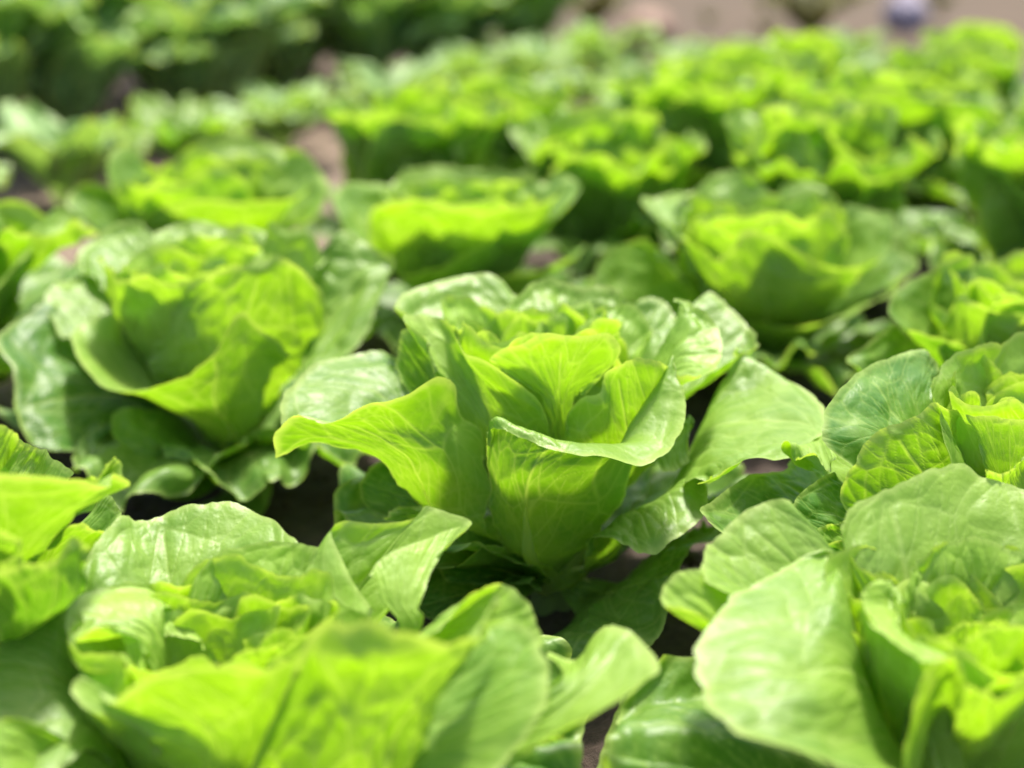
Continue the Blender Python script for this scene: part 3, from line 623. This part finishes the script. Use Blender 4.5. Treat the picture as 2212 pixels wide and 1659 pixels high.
# ---- two heads behind, beside the path and behind the focused one
Ph = head(430, 1.357, 'blurred lettuce head with a pale hooked left leaf, beside the bare soil path')
H = lambda rows, tint, seed, **k: hero_leaf(Ph, 'D', rows, tint, seed, res=(56, 64), **k)
H([[(375,410,3),(385,335,6.5),(440,304,9),(530,296,10),(600,318,9),(645,375,6)]], .45, 141)
H([[(400,400,2),(450,360,4),(520,345,5),(590,360,4),(610,400,2)]], .2, 142)
H([[(345,485,-5.5),(285,455,-6.5),(232,395,-5),(228,350,-2.4),(262,318,.5),(300,330,2.5),(325,390,3)]], .62, 143)
H([[(215,510,-6),(160,450,-4),(165,405,-1),(235,405,1.5)]], .85, 144)
H([[(290,500,-6),(330,455,-7.6),(420,432,-8.8),(520,440,-9),(610,432,-8),(660,410,-5),(670,380,-2)]], .35, 145)
H([[(540,500,-7),(630,490,-7.5),(700,440,-5),(700,375,0),(660,330,3.5),(620,330,5)]], .5, 146)
H([[(330,520,-9),(420,500,-10),(540,505,-10),(640,500,-8.5)]], .7, 147)
heart(Ph, 41, h=.165)
fill(Ph, 460, (30, 80, 130, 170, -50, -100), L=.15, tint=.8, res=(40, 48))
Qh = head(1000, 1.28, 'blurred lettuce head behind the gap between the sharpest head and its left neighbour')
H = lambda rows, tint, seed, **k: hero_leaf(Qh, 'D', rows, tint, seed, res=(56, 64), **k)
H([[(800,540,-6),(745,485,-6),(728,425,-3),(775,393,1),(850,392,4)]], .6, 151)
H([[(800,530,-7),(805,445,-8),(890,428,-9),(980,452,-9.4),(1080,455,-9),(1180,437,-7),(1225,395,-3)]], .28, 152)
H([[(830,405,4.5),(880,372,8),(980,362,10),(1090,368,10),(1180,400,7)]], .5, 153)
H([[(880,400,2),(930,385,4),(1010,392,4),(1060,400,3)]], .15, 154)
H([[(1130,500,-6),(1210,460,-5),(1250,400,-1),(1200,370,4)]], .55, 155)
H([[(870,610,-10),(980,565,-10),(1080,512,-8.4),(1145,478,-5.6)]], .5, 156)
H([[(1000,600,-10),(1120,590,-10),(1230,560,-8),(1270,520,-4)]], .75, 157)
heart(Qh, 43, h=.160)
fill(Qh, 480, (30, 80, 130, 175, -30, -110, 215), L=.15, tint=.8, res=(40, 48))
# ------------------------------------------------------------------ the rest of the bed
POOL = [proc_leaves(s, size=1.0, calm=.7) for s in (101, 202, 303, 404)]
NEARPOOL_N = len(POOL)
def joined(leaves, name):
    import bmesh
    bm = bmesh.new()
    for _, me in leaves: bm.from_mesh(me)
    me = bpy.data.meshes.new(name); bm.to_mesh(me); bm.free()
    return me
FAR = []  # heads too far away to show single leaves
for s in (11, 22, 33):
    lv = proc_leaves(s*91, size=1.0, res=(22, 24), tiers=(6, 6, 5, 5), calm=.5, tshift=.1)
    me = bpy.data.meshes.new('lettuce')
    V, Q, A, k = [], [], {n: [] for n in ('vein', 'rim', 'stalk', 'tint')}, 0
    for _, m in lv:
        n = len(m.vertices); c = np.empty(n*3, np.float32); m.vertices.foreach_get('co', c); V.append(c)
        q = np.empty(len(m.loops), np.int32); m.loops.foreach_get('vertex_index', q); Q.append(q+k); k += n
        for a in A: b = np.empty(n, np.float32); m.attributes[a].data.foreach_get('value', b); A[a].append(b)
    V = np.concatenate(V); Q = np.concatenate(Q)
    me.vertices.add(k); me.vertices.foreach_set('co', V); me.loops.add(len(Q)); me.polygons.add(len(Q)//4)
    me.loops.foreach_set('vertex_index', Q); me.polygons.foreach_set('loop_start', np.arange(0, len(Q), 4, dtype=np.int32)); me.update(calc_edges=True)
    me.polygons.foreach_set('use_smooth', np.ones(len(Q)//4, bool))
    for a in A: me.attributes.new(a, 'FLOAT', 'POINT').data.foreach_set('value', np.concatenate(A[a]))
    me.materials.append(LEAF_MATS[0]); FAR.append(me)

STEMME = bpy.data.objects['stem'].data
ORG, VA, VB = np.array([.03, .80]), np.array([.235, -.095]), np.array([.15, .345])
taken = [(o.location.x, o.location.y) for o in C.objects if o.name.startswith('lettuce') and o.get('category') == 'lettuce']
rg = random.Random(77)
def rowname(i, j, x, y):
    px = CX + x/(y*CP+(CAM_H-.16)*SP)*FPX
    return px
GRP = 'lettuce heads planted in staggered rows'
ORD = ['first', 'second', 'third', 'fourth', 'fifth', 'sixth', 'seventh', 'eighth', 'ninth', 'tenth', 'eleventh', 'twelfth']
cells = {}
for j in range(-1, 12):
    for i in range(-4, 20):
        x, y = ORG + VA*i + VB*j
        half = .36*(y*CP+.1)+.20
        if .66 < y < 2.25+.72*x and abs(x) < half and x > -.44+(y-1.29)*(.15/.345): cells.setdefault(j, []).append((x, y))
for j, row in cells.items():
    for n, (x, y) in enumerate(sorted(row)):
        if any(math.hypot(x-a, y-b) < .15 for a, b in taken): continue
        x += rg.uniform(-.018, .018); y += rg.uniform(-.018, .018)
        if j == 0 and x < -.35: x -= .05; y += .10
        back = 'in the %s row behind the sharpest head' % ORD[j-1] if j > 0 else 'in the row of the sharpest head' if j == 0 else 'in the row in front of the sharpest head'
        lab = 'blurred lettuce head, %s from the left %s' % (ORD[n], back)
        rz = rg.uniform(0, 6.28); s = rg.uniform(.98, 1.16)
        if y < 2.35:
            o = empty('lettuce', (x, y, 0), lab, 'lettuce', GRP); o.rotation_euler.z = rz; o.scale = (s, s, s*rg.uniform(.95, 1.08))
            for nm, me in POOL[rg.randrange(4)]: link(nm, me, o)
            link('stem', STEMME, o)
        else:
            o = link('lettuce', FAR[rg.randrange(3)]); tag(o, lab, 'lettuce', GRP); o.location = (x, y, 0); o.rotation_euler.z = rz; o.scale = (s, s, s)
def name_rows(rows, fmt):
    """rows: lists of plants from the nearest row to the farthest"""
    for r, row in enumerate(rows):
        row.sort(key=lambda o: o.location.x/o.location.y)
        for n, o in enumerate(row): o['label'] = fmt % (ORD[n], ORD[r])

# ------------------------------------------------------------------ other beds on the left
def plant_meshes(seed, n, L, hw, e0, e1, mat, tint):
    rg = random.Random(seed); out = []
    for k in range(n):
        az = k*2.399963+rg.uniform(-.3, .3); f = rg.uniform(.75, 1.15)
        rows = proc_rows(rg, az, L*f, e0+rg.uniform(-12, 12), e1+rg.uniform(-25, 20), hw*f, .15, .012)
        # a bare stalk below, the blade above
        for j, row in enumerate(rows[:2]):
            c = sum(row)/len(row)
            rows[j] = [c+(p-c)*.25 for p in row]
        me, *_ = leaf_mesh(rows, tint+rg.uniform(-.2, .2), seed+k, res=(16, 26), amp=1.0, wave=1.2, name='leaf'); me.materials[0] = mat
        out.append(me)
    return out
DARKP = [plant_meshes(s, 15, .34, .062, 80, 15, DARK_LEAF, .55) for s in (500, 540, 580)]
PALEP = [plant_meshes(s, 11, .20, .048, 70, 0, DARK_LEAF, .0) for s in (620, 660)]
PALE2 = [plant_meshes(s, 10, .19, .050, 68, 0, LEAF_MATS[0], .7) for s in (720, 760)]
def plant(pool, x, y, s, name, label, cat, grp):
    o = empty(name, (x, y, 0), label, cat, grp); o.rotation_euler.z = rg.uniform(0, 6.28); o.scale = (s, s, s)
    for me in pool[rg.randrange(len(pool))]: link('leaf', me, o)
    return o
row = []
for k in range(9):
    t = k-1
    x, y = -.78+.135*t+rg.uniform(-.03, .03), 1.72+.27*t+rg.uniform(-.03, .03)
    row.append(plant(PALE2 if k in (0, 3) else PALEP, x, y, rg.uniform(.85, 1.05), 'leafy_plant', '', 'leafy plant', 'low pale plants along the far side of the path'))
name_rows([row], 'low pale leafy plant beyond the soil path, %s from the left in its %s row')
rows = []
for r in range(4):
    row = []
    for k in range(12):
        x, y = -1.12-.27*r+.112*k, 1.9+.10*r+.20*k
        if abs(x) > .36*y+.25 or y > 4.6 or x > .1 or (x < -.95 and y > 3.3): continue
        row.append(plant(DARKP, x+rg.uniform(-.05, .05), y+rg.uniform(-.05, .05), rg.uniform(.85, 1.15), 'dark_leafy_plant', '', 'leafy plant', 'tall dark green plants behind the path'))
    rows.append(row)
name_rows(rows, 'tall dark leafy plant, %s from the left in the %s row of dark plants')
rows = []
for r in range(8):
    row = []
    for k in range(7):
        x, y = -.10+.17*k+.06*(r % 2), 2.3+.27*r+.06*k
        if x < 1.0 and y > 2.42+.72*x and y < 4.1 and x > -.3+(y-2.3)*.12:
            row.append(plant(PALEP, x+rg.uniform(-.05, .05), y+rg.uniform(-.05, .05), rg.uniform(.5, .75), 'seedling', '', 'seedling', 'small green plants in the middle distance'))
    if row: rows.append(row)
name_rows(rows, 'small blurred green seedling beyond the lettuces, %s from the left in the %s seedling row')

def rock(name, loc, size, mat, label, seed):
    import bmesh
    bm = bmesh.new(); bmesh.ops.create_icosphere(bm, subdivisions=4, radius=1)
    me = bpy.data.meshes.new(name); bm.to_mesh(me); bm.free()
    for v in me.vertices:
        c = np.array(v.co); d = 1+.16*noise2(np.array([c[0]*1.3+5]), np.array([c[1]*1.3+c[2]*.9+5]), seed)[0]+.05*noise2(np.array([c[0]*4+5]), np.array([c[1]*4+c[2]*3+5]), seed)[0]
        v.co = Vector((c[0]*d*size[0], c[1]*d*size[1], c[2]*d*size[2]))
    me.polygons.foreach_set('use_smooth', [True]*len(me.polygons)); me.materials.append(mat)
    o = link(name, me); o.location = loc; tag(o, label, 'stone'); return o
rock('stone', (.465, 5.0, .045), (.095, .08, .07), plain('pink_stone', (.30, .20, .14), .8, (.24, .15, .11), 8), 'large rounded pinkish stone lying on the bare earth at the top of the picture', 3)
rock('stone', (1.50, 5.6, .06), (.085, .08, .08), plain('lilac_stone', (.34, .30, .36), .8, (.27, .24, .29), 8), 'round lilac grey stone on the tan earth at the top right', 4)
DRY = leaf_material('dry_brown_leaf', (.17, .12, .06), (.12, .08, .03), (.07, .055, .03), (.05, .04, .015), gloss=.8, trf=.15)
WEED = [plant_meshes(s, 13, .22, .035, 75, 10, DRY, .5) for s in (800, 840)]
spots = [(-.12, 5.0, 1.4), (.02, 4.8, 1.0), (.12, 5.1, 1.2), (.29, 5.3, .9), (1.0, 4.9, 1.1), (1.08, 5.3, .9)]
spots += [(rg.uniform(-.2, 2.4), rg.uniform(5.0, 7.2), rg.uniform(.3, .7)) for _ in range(6)]
row = [plant(WEED, x, y, sc, 'dry_weed', '', 'dry weed', 'dry brown weeds on the bare earth') for x, y, sc in spots if abs(x-.465) > .15 and abs(x-1.5) > .15]
name_rows([row], 'blurred dry brown weed behind the beds, %s from the left in the %s line')
print('meshes', len(bpy.data.meshes))
